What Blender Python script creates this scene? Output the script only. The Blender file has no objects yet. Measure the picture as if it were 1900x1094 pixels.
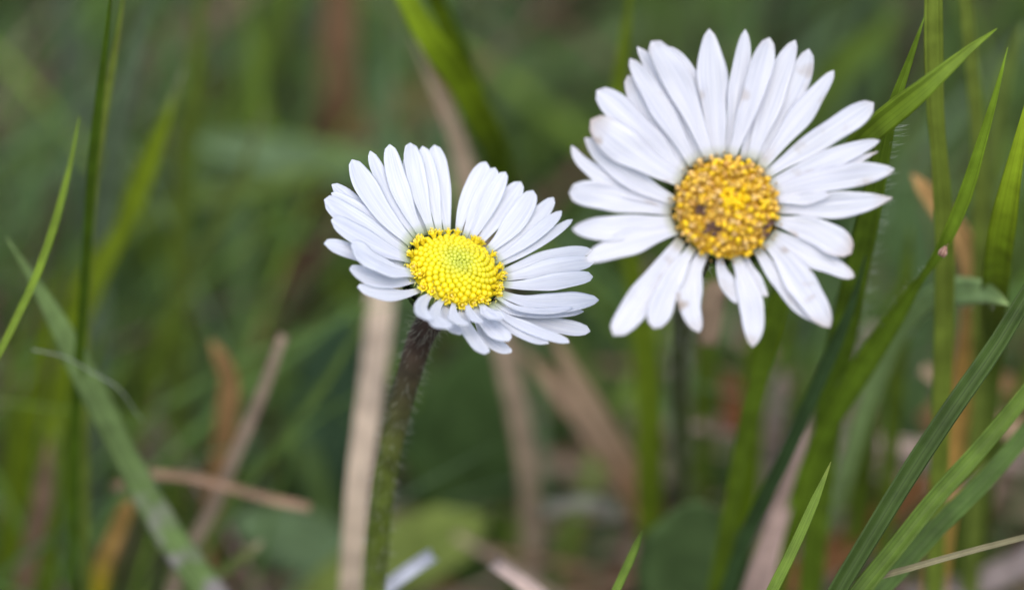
import bpy, math, random
from mathutils import Vector, Matrix, noise as mnoise

# ------------------------------------------------------------------ camera, world, sun, exposure
SC = bpy.context.scene
COL = SC.collection
MM = 0.001
PITCH = math.radians(30)
DIST = 0.350                      # camera to the front daisy
HALF = 0.0805 / 2                 # half the frame width at that distance
FOC = Vector((0, 0, 0.085))       # the point the lens is focused on
FWD = Vector((0, math.cos(PITCH), -math.sin(PITCH)))
RIGHT = Vector((1, 0, 0))
UP = Vector((0, math.sin(PITCH), math.cos(PITCH)))
CAM = FOC - FWD * DIST
PX = HALF / 950.0                 # metres per photo pixel at the focus distance

cam_d = bpy.data.cameras.new('camera')
cam = bpy.data.objects.new('camera', cam_d)
COL.objects.link(cam)
cam.location = CAM
cam.rotation_euler = (math.pi / 2 - PITCH, 0, 0)
cam_d.sensor_width = 36
cam_d.lens = 36 * DIST / (2 * HALF)
cam_d.clip_start = 0.005
cam_d.clip_end = 200
cam_d.dof.use_dof = True
cam_d.dof.focus_distance = DIST
cam_d.dof.aperture_fstop = 13.5
SC.camera = cam

SUN_EL, SUN_AZ = math.radians(62), math.radians(8)   # azimuth from -Y (behind the camera) towards +X
world = bpy.data.worlds.new('World')
SC.world = world
world.use_nodes = True
wn = world.node_tree
bg = wn.nodes['Background']
sky = wn.nodes.new('ShaderNodeTexSky')
sky.sky_type = 'NISHITA'
sky.sun_disc = False
sky.sun_elevation = SUN_EL
sky.sun_rotation = math.radians(180) - SUN_AZ
sky.air_density = 1.0
sky.dust_density = 3.0
sky.ozone_density = 1.0
wn.links.new(sky.outputs[0], bg.inputs[0])
bg.inputs[1].default_value = 0.13
sun_d = bpy.data.lights.new('sun', 'SUN')
sun = bpy.data.objects.new('sun', sun_d)
COL.objects.link(sun)
sun_d.energy = 1.5
sun_d.angle = math.radians(95)
sun_d.color = (1.0, 0.98, 0.96)
sdir = Vector((math.cos(SUN_EL) * math.sin(SUN_AZ), -math.cos(SUN_EL) * math.cos(SUN_AZ), math.sin(SUN_EL)))
sun.rotation_euler = (-sdir).to_track_quat('-Z', 'Y').to_euler()
sun.location = sdir * 2

SC.view_settings.view_transform = 'Standard'
SC.view_settings.look = 'None'
SC.view_settings.exposure = 0.84
SC.view_settings.gamma = 1
SC.render.engine = 'CYCLES'
SC.cycles.use_denoising = True
SC.cycles.max_bounces = 8
SC.cycles.diffuse_bounces = 4
SC.cycles.transmission_bounces = 5

# ------------------------------------------------------------------ helpers
def ray(px, py):
    return FWD + RIGHT * ((px - 950) * PX / DIST) + UP * ((547 - py) * PX / DIST)

def at_y(px, py, y_mm):
    """the point seen at (px, py) of the photo that stands y_mm behind the focus point"""
    d = ray(px, py)
    return CAM + d * ((y_mm * MM - CAM.y) / d.y)

def lin(c):
    r = []
    for v in c:
        v = v / 255.0
        r.append(v / 12.92 if v <= 0.04045 else ((v + 0.055) / 1.055) ** 2.4)
    return Vector(r)

def pig(c):
    """pigment of a plant whose surface reads as colour c when lit from the side"""
    v = lin(c)
    return Vector((min(0.6, v.x * 1.24), min(0.6, v.y * 1.05), min(0.6, v.z * 1.4)))

PIG = pig
def PIG_LEAF(c):
    v = lin(c)
    return Vector((v.x * 1.2, v.y * 1.1, v.z * 0.85))

def PIG_DRY(c):
    return lin(c) * 1.08

class MB:
    """collects verts, faces, uvs and tints; build() links one mesh object"""
    def __init__(s):
        s.v, s.f, s.uv, s.t, s.mi = [], [], [], [], []
    def add(s, verts, faces, uvs=None, tint=(1, 1, 1), mi=0):
        n = len(s.v)
        s.v += [Vector(p) for p in verts]
        s.f += [tuple(i + n for i in f) for f in faces]
        s.mi += [mi] * len(faces)
        s.uv += uvs if uvs else [(0.5, 0.5)] * len(verts)
        if isinstance(tint, list):
            s.t += tint
        else:
            s.t += [tint] * len(verts)
    def build(s, name, mats, parent=None, origin=None, smooth=True):
        if not isinstance(mats, (list, tuple)):
            mats = [mats]
        o0 = Vector(parent['_o']) if (parent is not None and '_o' in parent) else Vector((0, 0, 0))
        org = origin if origin is not None else o0
        me = bpy.data.meshes.new(name)
        me.from_pydata([tuple(p - org) for p in s.v], [], s.f)
        for m in mats:
            me.materials.append(m)
        ul = me.uv_layers.new(name='UVMap')
        buf = []
        for l in me.loops:
            buf += s.uv[l.vertex_index]
        ul.data.foreach_set('uv', buf)
        ca = me.attributes.new('tint', 'FLOAT_COLOR', 'POINT')
        buf = []
        for c in s.t:
            buf += [c[0], c[1], c[2], 1.0]
        ca.data.foreach_set('color', buf)
        me.polygons.foreach_set('use_smooth', [smooth] * len(me.polygons))
        if len(mats) > 1:
            me.polygons.foreach_set('material_index', s.mi)
        me.update()
        ob = bpy.data.objects.new(name, me)
        COL.objects.link(ob)
        if parent is not None:
            ob.parent = parent
            ob.location = org - o0
        else:
            ob.location = org
        return ob

def tag(o, label=None, cat=None, group=None, kind=None):
    if label: o['label'] = label
    if cat: o['category'] = cat
    if group: o['group'] = group
    if kind: o['kind'] = kind
    return o

def empty(name, loc):
    o = bpy.data.objects.new(name, None)
    COL.objects.link(o)
    o.location = loc
    o.empty_display_size = 0.005
    o['_o'] = tuple(loc)
    return o

def smooth01(x):
    x = max(0.0, min(1.0, x))
    return x * x * (3 - 2 * x)

def knots(pts):
    """running chord length through pts, 0..1"""
    k = [0.0]
    for i in range(1, len(pts)):
        k.append(k[-1] + max((pts[i] - pts[i - 1]).length, 1e-9))
    return [v / k[-1] for v in k]

def catmull(pts, n):
    """n+1 evenly spaced points along a smooth curve through pts"""
    K = knots(pts)
    m = len(pts)
    T = []
    for i in range(m):
        if i == 0:
            T.append((pts[1] - pts[0]) / (K[1] - K[0]))
        elif i == m - 1:
            T.append((pts[-1] - pts[-2]) / (K[-1] - K[-2]))
        else:
            h0, h1 = K[i] - K[i - 1], K[i + 1] - K[i]
            T.append(((pts[i] - pts[i - 1]) / h0 * h1 + (pts[i + 1] - pts[i]) / h1 * h0) / (h0 + h1))
    out = []
    k = 0
    for i in range(n + 1):
        u = i / n
        while k < m - 2 and u > K[k + 1]:
            k += 1
        h = K[k + 1] - K[k]
        t = (u - K[k]) / h
        out.append(pts[k] * (2 * t ** 3 - 3 * t * t + 1) + T[k] * h * (t ** 3 - 2 * t * t + t)
                   + pts[k + 1] * (-2 * t ** 3 + 3 * t * t) + T[k + 1] * h * (t ** 3 - t * t))
    return out

def lerp_list(vals, u):
    if len(vals) == 1:
        return vals[0]
    x = u * (len(vals) - 1)
    k = min(int(x), len(vals) - 2)
    return vals[k] + (vals[k + 1] - vals[k]) * (x - k)

# ------------------------------------------------------------------ materials
def new_mat(name):
    m = bpy.data.materials.new(name)
    m.use_nodes = True
    nt = m.node_tree
    for n in list(nt.nodes):
        nt.nodes.remove(n)
    out = nt.nodes.new('ShaderNodeOutputMaterial')
    return m, nt, out

def N(nt, typ, **kw):
    n = nt.nodes.new(typ)
    for k, v in kw.items():
        setattr(n, k, v)
    return n

def mixcol(nt, blend, fac, a, b):
    n = N(nt, 'ShaderNodeMix', data_type='RGBA', blend_type=blend)
    for sock, val in ((n.inputs[0], fac), (n.inputs[6], a), (n.inputs[7], b)):
        if hasattr(val, 'node'):
            nt.links.new(val, sock)
        elif isinstance(val, (int, float)):
            sock.default_value = val
        else:
            sock.default_value = (*val, 1)
    return n.outputs[2]

def ramp(nt, fac, stops):
    r = N(nt, 'ShaderNodeValToRGB')
    e = r.color_ramp.elements
    while len(e) < len(stops):
        e.new(0.5)
    for el, (p, c) in zip(e, stops):
        el.position = p
        el.color = (*c, 1) if len(c) == 3 else c
    nt.links.new(fac, r.inputs[0])
    return r.outputs[0]

def plant_mat(name, stripes=30.0, stripe_amt=0.45, trans=0.26, rough=0.5, bump=0.25, mottling=0.3, spec=0.2, patch=None):
    """leaf tissue: pigment from the mesh's 'tint', long veins across the uv, mottling, translucency"""
    m, nt, out = new_mat(name)
    L = nt.links.new
    at = N(nt, 'ShaderNodeAttribute', attribute_name='tint')
    uv = N(nt, 'ShaderNodeUVMap', uv_map='UVMap')
    mp = N(nt, 'ShaderNodeMapping')
    mp.inputs['Scale'].default_value = (stripes, 1.6, 1)
    L(uv.outputs[0], mp.inputs[0])
    oi = N(nt, 'ShaderNodeObjectInfo')
    sh = N(nt, 'ShaderNodeVectorMath', operation='ADD')
    L(mp.outputs[0], sh.inputs[0])
    mul = N(nt, 'ShaderNodeMath', operation='MULTIPLY')
    L(oi.outputs['Random'], mul.inputs[0]); mul.inputs[1].default_value = 37.0
    L(mul.outputs[0], sh.inputs[1])
    nz = N(nt, 'ShaderNodeTexNoise')
    nz.inputs['Scale'].default_value = 1.0; nz.inputs['Detail'].default_value = 2.0
    L(sh.outputs[0], nz.inputs['Vector'])
    st = ramp(nt, nz.outputs[0], [(0.3, (1 - stripe_amt,) * 3), (0.7, (1 + stripe_amt * 0.6,) * 3)])
    tc = N(nt, 'ShaderNodeTexCoord')
    n2 = N(nt, 'ShaderNodeTexNoise')
    n2.inputs['Scale'].default_value = 420.0; n2.inputs['Detail'].default_value = 3.0
    L(tc.outputs['Object'], n2.inputs['Vector'])
    mo = ramp(nt, n2.outputs[0], [(0.3, (1 - mottling,) * 3), (0.72, (1 + mottling * 0.6,) * 3)])
    c = mixcol(nt, 'MULTIPLY', 1.0, at.outputs['Color'], st)
    c = mixcol(nt, 'MULTIPLY', 1.0, c, mo)
    if patch:
        n3 = N(nt, 'ShaderNodeTexNoise')
        n3.inputs['Scale'].default_value = 330.0; n3.inputs['Detail'].default_value = 4.0
        L(tc.outputs['Object'], n3.inputs['Vector'])
        # mildew sits on one stretch of the blade
        sep = N(nt, 'ShaderNodeSeparateXYZ'); L(uv.outputs[0], sep.inputs[0])
        band = ramp(nt, sep.outputs[1], [(0.40, (0,) * 3), (0.50, (1,) * 3), (0.58, (1,) * 3), (0.72, (0,) * 3)])
        pm = ramp(nt, n3.outputs[0], [(0.46, (0,) * 3), (0.58, (0.85,) * 3)])
        pf = N(nt, 'ShaderNodeMath', operation='MULTIPLY'); L(band, pf.inputs[0]); L(pm, pf.inputs[1])
        c = mixcol(nt, 'MIX', pf.outputs[0], c, patch)
    p = N(nt, 'ShaderNodeBsdfPrincipled')
    L(c, p.inputs['Base Color'])
    p.inputs['Roughness'].default_value = rough
    p.inputs['Specular IOR Level'].default_value = spec
    if bump:
        b = N(nt, 'ShaderNodeBump')
        b.inputs['Strength'].default_value = bump; b.inputs['Distance'].default_value = 0.0002
        L(nz.outputs[0], b.inputs['Height']); L(b.outputs[0], p.inputs['Normal'])
    if trans:
        tr = N(nt, 'ShaderNodeBsdfTranslucent')
        L(c, tr.inputs[0])
        mx = N(nt, 'ShaderNodeMixShader'); mx.inputs[0].default_value = trans
        L(p.outputs[0], mx.inputs[1]); L(tr.outputs[0], mx.inputs[2]); L(mx.outputs[0], out.inputs[0])
    else:
        L(p.outputs[0], out.inputs[0])
    return m

def petal_mat(name, wither):
    """white ray floret: faint long veins, greenish claw, browned tip where withered"""
    m, nt, out = new_mat(name)
    L = nt.links.new
    uv = N(nt, 'ShaderNodeUVMap', uv_map='UVMap')
    oi = N(nt, 'ShaderNodeObjectInfo')
    mul = N(nt, 'ShaderNodeMath', operation='MULTIPLY')
    L(oi.outputs['Random'], mul.inputs[0]); mul.inputs[1].default_value = 53.0
    mp = N(nt, 'ShaderNodeMapping'); mp.inputs['Scale'].default_value = (14, 1.3, 1)
    L(uv.outputs[0], mp.inputs[0])
    sh = N(nt, 'ShaderNodeVectorMath', operation='ADD'); L(mp.outputs[0], sh.inputs[0]); L(mul.outputs[0], sh.inputs[1])
    nz = N(nt, 'ShaderNodeTexNoise'); nz.inputs['Scale'].default_value = 1.0; nz.inputs['Detail'].default_value = 3.0
    L(sh.outputs[0], nz.inputs['Vector'])
    vein = ramp(nt, nz.outputs[0], [(0.3, (0.83, 0.84, 0.89) if wither < 0.2 else (0.80, 0.815, 0.87)), (0.64, (1, 1, 1))])
    sep = N(nt, 'ShaderNodeSeparateXYZ'); L(uv.outputs[0], sep.inputs[0])
    claw = ramp(nt, sep.outputs[1], [(0.02, (0.52, 0.60, 0.34)), (0.14, (0.87, 0.89, 0.93))] if wither < 0.2 else [(0.0, (0.60, 0.62, 0.46)), (0.11, (0.83, 0.835, 0.865))])
    c = mixcol(nt, 'MULTIPLY', 1.0, claw, vein)
    tc = N(nt, 'ShaderNodeTexCoord')
    n2 = N(nt, 'ShaderNodeTexNoise'); n2.inputs['Scale'].default_value = 380.0; n2.inputs['Detail'].default_value = 4.0
    L(tc.outputs['Object'], n2.inputs['Vector'])
    if wither > 0:
        ad = N(nt, 'ShaderNodeMath', operation='MULTIPLY_ADD')
        L(n2.outputs[0], ad.inputs[0]); ad.inputs[1].default_value = 0.34 * wither
        ua = N(nt, 'ShaderNodeMath', operation='SUBTRACT'); L(sep.outputs[0], ua.inputs[0]); ua.inputs[1].default_value = 0.5
        ub = N(nt, 'ShaderNodeMath', operation='ABSOLUTE'); L(ua.outputs[0], ub.inputs[0])
        uc = N(nt, 'ShaderNodeMath', operation='POWER'); L(ub.outputs[0], uc.inputs[0]); uc.inputs[1].default_value = 3.0
        ud = N(nt, 'ShaderNodeMath', operation='MULTIPLY_ADD'); L(uc.outputs[0], ud.inputs[0]); ud.inputs[1].default_value = 0.8; L(sep.outputs[1], ud.inputs[2])
        L(ud.outputs[0], ad.inputs[2])
        sc = N(nt, 'ShaderNodeMath', operation='MULTIPLY'); L(ad.outputs[0], sc.inputs[0]); sc.inputs[1].default_value = 0.7
        tipf = ramp(nt, sc.outputs[0], [(0.70, (0,) * 3), (0.80, (0.12 + 0.10 * wither,) * 3), (0.93, (0.1 + 0.75 * wither,) * 3)])
        c = mixcol(nt, 'MIX', tipf, c, (0.46, 0.33, 0.22))
        n3 = N(nt, 'ShaderNodeTexNoise'); n3.inputs['Scale'].default_value = 300.0; n3.inputs['Detail'].default_value = 3.0
        sh2 = N(nt, 'ShaderNodeVectorMath', operation='ADD'); L(tc.outputs['Object'], sh2.inputs[0]); L(oi.outputs['Random'], sh2.inputs[1])
        L(sh2.outputs[0], n3.inputs['Vector'])
        spot = ramp(nt, n3.outputs[0], [(0.62, (0,) * 3), (0.72, (0.8 * wither,) * 3)])
        c = mixcol(nt, 'MIX', spot, c, (0.40, 0.30, 0.20))
    p = N(nt, 'ShaderNodeBsdfPrincipled')
    L(c, p.inputs['Base Color'])
    p.inputs['Roughness'].default_value = 0.55
    p.inputs['Specular IOR Level'].default_value = 0.3
    p.inputs['Sheen Weight'].default_value = 0.15
    b = N(nt, 'ShaderNodeBump'); b.inputs['Strength'].default_value = 0.18; b.inputs['Distance'].default_value = 0.0002
    L(nz.outputs[0], b.inputs['Height']); L(b.outputs[0], p.inputs['Normal'])
    tr = N(nt, 'ShaderNodeBsdfTranslucent'); L(c, tr.inputs[0])
    mx = N(nt, 'ShaderNodeMixShader'); mx.inputs[0].default_value = 0.5
    L(p.outputs[0], mx.inputs[1]); L(tr.outputs[0], mx.inputs[2]); L(mx.outputs[0], out.inputs[0])
    return m

def tint_mat(name, rough=0.5, noise_scale=900.0, amt=0.25, trans=0.0, spec=0.35):
    m, nt, out = new_mat(name)
    L = nt.links.new
    at = N(nt, 'ShaderNodeAttribute', attribute_name='tint')
    tc = N(nt, 'ShaderNodeTexCoord')
    n2 = N(nt, 'ShaderNodeTexNoise'); n2.inputs['Scale'].default_value = noise_scale; n2.inputs['Detail'].default_value = 3.0
    L(tc.outputs['Object'], n2.inputs['Vector'])
    mo = ramp(nt, n2.outputs[0], [(0.3, (1 - amt,) * 3), (0.7, (1 + amt * 0.5,) * 3)])
    c = mixcol(nt, 'MULTIPLY', 1.0, at.outputs['Color'], mo)
    p = N(nt, 'ShaderNodeBsdfPrincipled')
    L(c, p.inputs['Base Color']); p.inputs['Roughness'].default_value = rough
    p.inputs['Specular IOR Level'].default_value = spec
    b = N(nt, 'ShaderNodeBump'); b.inputs['Strength'].default_value = 0.3; b.inputs['Distance'].default_value = 0.0001
    L(n2.outputs[0], b.inputs['Height']); L(b.outputs[0], p.inputs['Normal'])
    if trans:
        tr = N(nt, 'ShaderNodeBsdfTranslucent'); L(c, tr.inputs[0])
        mx = N(nt, 'ShaderNodeMixShader'); mx.inputs[0].default_value = trans
        L(p.outputs[0], mx.inputs[1]); L(tr.outputs[0], mx.inputs[2]); L(mx.outputs[0], out.inputs[0])
    else:
        L(p.outputs[0], out.inputs[0])
    return m

M_GRASS = plant_mat('grass_tissue')
M_MILDEW = plant_mat('mildewed_grass', patch=tuple(lin((160, 150, 155))))
M_STRAW = plant_mat('dry_straw', stripes=14, stripe_amt=0.35, trans=0.2, rough=0.65, mottling=0.3, spec=0.2)
M_LEAF = plant_mat('broad_leaf_tissue', stripes=5, stripe_amt=0.22, trans=0.25, rough=0.65, mottling=0.25, spec=0.15)
M_UNDER = plant_mat('undergrowth_tissue', stripes=6, stripe_amt=0.2, trans=0.3, rough=0.5, bump=0, mottling=0.35)
M_PETAL = petal_mat('petal_white', 0.0)
M_PETAL_OLD = petal_mat('petal_ageing', 0.45)
M_PETAL_BROWN = petal_mat('petal_withered', 1.0)
M_FLORET = tint_mat('floret_pigment', rough=0.42, noise_scale=1500, amt=0.15, trans=0.25)
M_STEM = tint_mat('stem_skin', rough=0.6, noise_scale=700, amt=0.4)
M_HAIR = tint_mat('pale_hair', rough=0.5, amt=0.1, trans=0.4)

# ground
m, nt, out = new_mat('soil')
tc = N(nt, 'ShaderNodeTexCoord')
n1 = N(nt, 'ShaderNodeTexNoise'); n1.inputs['Scale'].default_value = 70; n1.inputs['Detail'].default_value = 6
nt.links.new(tc.outputs['Object'], n1.inputs['Vector'])
c = ramp(nt, n1.outputs[0], [(0.3, (0.010, 0.009, 0.006)), (0.5, (0.028, 0.024, 0.014)), (0.62, (0.03, 0.045, 0.016)), (0.75, (0.075, 0.052, 0.034))])
p = N(nt, 'ShaderNodeBsdfPrincipled'); p.inputs['Roughness'].default_value = 0.9
nt.links.new(c, p.inputs['Base Color'])
b = N(nt, 'ShaderNodeBump'); b.inputs['Strength'].default_value = 0.6; b.inputs['Distance'].default_value = 0.004
nt.links.new(n1.outputs[0], b.inputs['Height']); nt.links.new(b.outputs[0], p.inputs['Normal'])
nt.links.new(p.outputs[0], out.inputs[0])
M_SOIL = m

# ------------------------------------------------------------------ the setting: ground
def ground_z(x, y):
    d = math.hypot(x, y)
    k = 1.0 if d < 0.8 else max(0.0, 1 - (d - 0.8) / 0.8)
    return k * (mnoise.noise(Vector((x * 22, y * 22, 1.3))) * 0.004 + mnoise.noise(Vector((x * 90, y * 90, 4.1))) * 0.0015)

xs = [i * 0.012 for i in range(-45, 46)]
e = 0.55
while e < 60:
    xs = [-e] + xs + [e]
    e *= 1.6
mb = MB()
n = len(xs)
vs = [(x, y, ground_z(x, y)) for y in xs for x in xs]
fs = [(j * n + i, j * n + i + 1, (j + 1) * n + i + 1, (j + 1) * n + i) for j in range(n - 1) for i in range(n - 1)]
mb.add(vs, fs)
tag(mb.build('ground', M_SOIL), kind='structure')

# ------------------------------------------------------------------ grass blades
def ribbon(mb, line, widths, tints, fold=0.35, thick=0.00012, roll=0.0, face=None, ripple=0.0, seed=0):
    """closed, keeled blade along a 3-D centreline (root first); widths in metres"""
    n = len(line)
    rnd = random.Random(seed)
    ph = rnd.random() * 10
    prev = None
    V, U, T, F = [], [], [], []
    us = [0.0, 0.16, 0.34, 0.5, 0.66, 0.84, 1.0]
    K = len(us)
    R = 2 * K - 2
    for i, p in enumerate(line):
        t = (line[min(i + 1, n - 1)] - line[max(i - 1, 0)]).normalized()
        view = (face if face is not None else (CAM - p)).normalized()
        side = t.cross(view)
        if side.length < 1e-4:
            side = prev.copy()
        side.normalize()
        if prev is not None and side.dot(prev) < 0:
            side = -side
        prev = side.copy()
        nor = side.cross(t).normalized()
        v = i / (n - 1)
        a = roll + ripple * math.sin(v * 9 + ph)
        s2 = side * math.cos(a) + nor * math.sin(a)
        n2 = nor * math.cos(a) - side * math.sin(a)
        w = widths[i]
        row = []
        for u in us:
            x = (u - 0.5) * 2
            z = fold * abs(x) ** 1.4 * w * 0.5
            wav = 0.02 * w * math.sin(v * 31 + u * 7 + ph)
            row.append(p + s2 * (x * w * 0.5) + n2 * (z + wav))
        th = min(thick, w * 0.3)
        back = [row[k] - n2 * th for k in range(K - 2, 0, -1)]
        V += row + back
        U += [(u, v) for u in us] + [(us[k], v) for k in range(K - 2, 0, -1)]
        T += [tints[i]] * R
    for i in range(n - 1):
        for k in range(R):
            a, b2 = i * R + k, i * R + (k + 1) % R
            F.append((a, b2, b2 + R, a + R))
    F.append(tuple(range(R - 1, -1, -1)))
    F.append(tuple((n - 1) * R + k for k in range(R)))
    mb.add(V, F, U, T)

def blade(name, label, pts, w, color, Y, cat='grass blade', group=None, mat=None, tip='point', tipcol=None,
          lowcol=None, fold=0.35, roll=0.0, rooted=True, n=48, ripple=0.05, hairs=None):
    """pts: photo pixels from the tip to the lowest seen point; Y: mm behind the focus point (one value or a list)"""
    Ys = list(Y) if isinstance(Y, (list, tuple)) else [Y]
    ws = list(w) if isinstance(w, (list, tuple)) else [w]
    if pts[-1][1] < 560:
        Ys = [v * 1.3 if v > 60 else v for v in Ys]
    P = []
    for k, (x, y) in enumerate(pts):
        u = k / (len(pts) - 1)
        yy = lerp_list(Ys, u)
        q = at_y(x, y, yy)
        while q.z < 0.003 and yy > 5:
            yy -= 2.0
            q = at_y(x, y, yy)
        P.append(q)
    seen = len(P)
    if rooted and P[-1].z > 0.004:
        d = (P[-1] - P[-2]).normalized()
        d = (d + Vector((0, 0, -0.9))).normalized()
        if d.z > -0.35:
            d.z = -0.35; d.normalize()
        L = P[-1].z / -d.z
        mid = P[-1] + d * L * 0.5 + Vector((0, 0, 0))
        end = Vector((mid.x + d.x * L * 0.3, mid.y + d.y * L * 0.3 + 0.002, -0.002))
        P += [mid, end]
    line = catmull(P, n)
    # where the traced part ends along the curve parameter
    u_seen = knots(P)[seen - 1]
    W, T = [], []
    pig = {'dry grass': PIG_DRY, 'leaf': PIG_LEAF}.get(cat, PIG)
    c0 = pig(color)
    ct = pig(tipcol) if tipcol else c0
    cl = pig(lowcol) if lowcol else c0
    rnd = random.Random(hash(label) % 9999 if False else sum(map(ord, label)))
    for i, p in enumerate(line):
        u = i / n
        ww = lerp_list(ws, min(1.0, u / u_seen))
        depth = (p - CAM).dot(FWD)
        ww = ww * PX * depth / DIST * (0.86 if name == 'grass_blade' else 1.0)
        if tip == 'point':
            ww *= min(1.0, 0.05 + (u / u_seen / 0.35) ** 0.75)
        elif tip == 'round':
            ww *= min(1.0, 0.15 + math.sqrt(min(1.0, u / u_seen / 0.12)))
        elif tip == 'cut':
            ww *= 0.85 + 0.15 * min(1, u * 8)
        if u > u_seen:
            ww *= 1 - 0.35 * (u - u_seen) / max(1e-6, 1 - u_seen)
        W.append(max(ww, 0.00006))
        tt = max(0.0, 1 - u / u_seen / 0.18)
        c = c0.lerp(ct, smooth01(tt)).lerp(cl, smooth01((min(1.0, u / u_seen) - 0.45) / 0.5))
        c = c * (1 + 0.08 * math.sin(u * 17 + rnd.random()))
        T.append(tuple(c))
    line.reverse(); W.reverse(); T.reverse()
    mb = MB()
    ribbon(mb, line, W, T, fold=fold, roll=roll, ripple=ripple, seed=sum(map(ord, label)))
    ob = mb.build(name, mat or M_GRASS, origin=line[0].copy())
    tag(ob, label, cat, group)
    if hairs:
        lo, hi, cnt, side_sign, ln = hairs
        hb = MB()
        rnd = random.Random(5)
        for _ in range(cnt):
            v = rnd.uniform(lo, hi)
            k = min(int(v * n), n - 1)
            p = line[k].lerp(line[k + 1], v * n - k)
            t = (line[k + 1] - line[k]).normalized()
            s = t.cross((CAM - p).normalized()).normalized() * side_sign
            w_ = W[k] * 0.5
            q = p + s * w_ * rnd.uniform(0.6, 1.0) + (CAM - p).normalized() * w_ * 0.3
            hair(hb, q, (s + t * rnd.uniform(0.1, 0.7) + (CAM - p).normalized() * rnd.uniform(-0.4, 0.6)).normalized(), ln * rnd.uniform(0.5, 1.2), 0.000012)
        ob['_o'] = tuple(line[0])
        h = hb.build('fine_hair', M_HAIR, ob)
        h['kind'] = 'stuff'
        del ob['_o']
    return ob

def hair(mb, p, d, length, r, tint=(0.6, 0.62, 0.55)):
    a = d.orthogonal().normalized()
    b = d.cross(a)
    V = []
    bend = a * length * 0.15
    for k, (t, rr) in enumerate(((0, 1.0), (0.55, 0.8))):
        for j in range(3):
            an = j * 2.0944
            V.append(p + d * length * t + bend * t * t + (a * math.cos(an) + b * math.sin(an)) * r * rr)
    V.append(p + d * length + bend)
    F = [(0, 1, 4, 3), (1, 2, 5, 4), (2, 0, 3, 5), (3, 4, 6), (4, 5, 6), (5, 3, 6)]
    mb.add(V, F, None, tint)

def tube(mb, line, radii, tints, seg=14, close=True):
    n = len(line)
    a = None
    V, U, T, F = [], [], [], []
    for i, p in enumerate(line):
        t = (line[min(i + 1, n - 1)] - line[max(i - 1, 0)]).normalized()
        if a is None:
            a = t.orthogonal().normalized()
        a = (a - t * a.dot(t)).normalized()
        b = t.cross(a)
        for k in range(seg):
            an = 2 * math.pi * k / seg
            V.append(p + (a * math.cos(an) + b * math.sin(an)) * radii[i])
            U.append((k / seg, i / (n - 1))); T.append(tints[i])
    for i in range(n - 1):
        for k in range(seg):
            k2 = (k + 1) % seg
            F.append((i * seg + k, i * seg + k2, (i + 1) * seg + k2, (i + 1) * seg + k))
    if close:
        F.append(tuple(range(seg - 1, -1, -1)))
        F.append(tuple((n - 1) * seg + k for k in range(seg)))
    mb.add(V, F, U, T)

# ------------------------------------------------------------------ daisies
def uvsphere(seg, rings):
    V = [(0, 0, 1)]
    for i in range(1, rings):
        th = math.pi * i / rings
        for k in range(seg):
            ph = 2 * math.pi * k / seg
            V.append((math.sin(th) * math.cos(ph), math.sin(th) * math.sin(ph), math.cos(th)))
    V.append((0, 0, -1))
    F = [(0, 1 + k, 1 + (k + 1) % seg) for k in range(seg)]
    for i in range(rings - 2):
        for k in range(seg):
            a, b2 = 1 + i * seg + k, 1 + i * seg + (k + 1) % seg
            F.append((a, a + seg, b2 + seg, b2))
    last = len(V) - 1
    o = 1 + (rings - 2) * seg
    F += [(o + k, last, o + (k + 1) % seg) for k in range(seg)]
    return V, F
SPH = uvsphere(10, 7)
SPH_S = uvsphere(6, 4)

class Daisy:
    def __init__(s, center_px, depth_mm, R, tilt, az, dome):
        d = ray(*center_px)
        s.c = CAM + d * (DIST + depth_mm * MM)
        s.n = (-FWD * math.cos(tilt) + (RIGHT * math.sin(az) + UP * math.cos(az)) * math.sin(tilt)).normalized()
        s.a = s.n.cross(UP).normalized()
        s.b = s.n.cross(s.a).normalized()
        s.R = R
        s.dome = dome
        s.depth = DIST + depth_mm * MM
    def on_cone(s, px, py, e, z0, curl):
        """point on the cup surface z(r) of this daisy seen at (px, py)"""
        d = ray(px, py)
        z = z0
        for _ in range(80):
            t = ((s.c + s.n * z - CAM).dot(s.n)) / d.dot(s.n)
            P = CAM + d * t
            q = P - s.c
            r = (q - s.n * q.dot(s.n)).length
            x = max(0.0, r - s.R * 0.85)
            zt = z0 + x * math.tan(e) + curl * (x / 0.008) ** 2 * 0.001
            z += (zt - z) * 0.5
        return P

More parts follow.
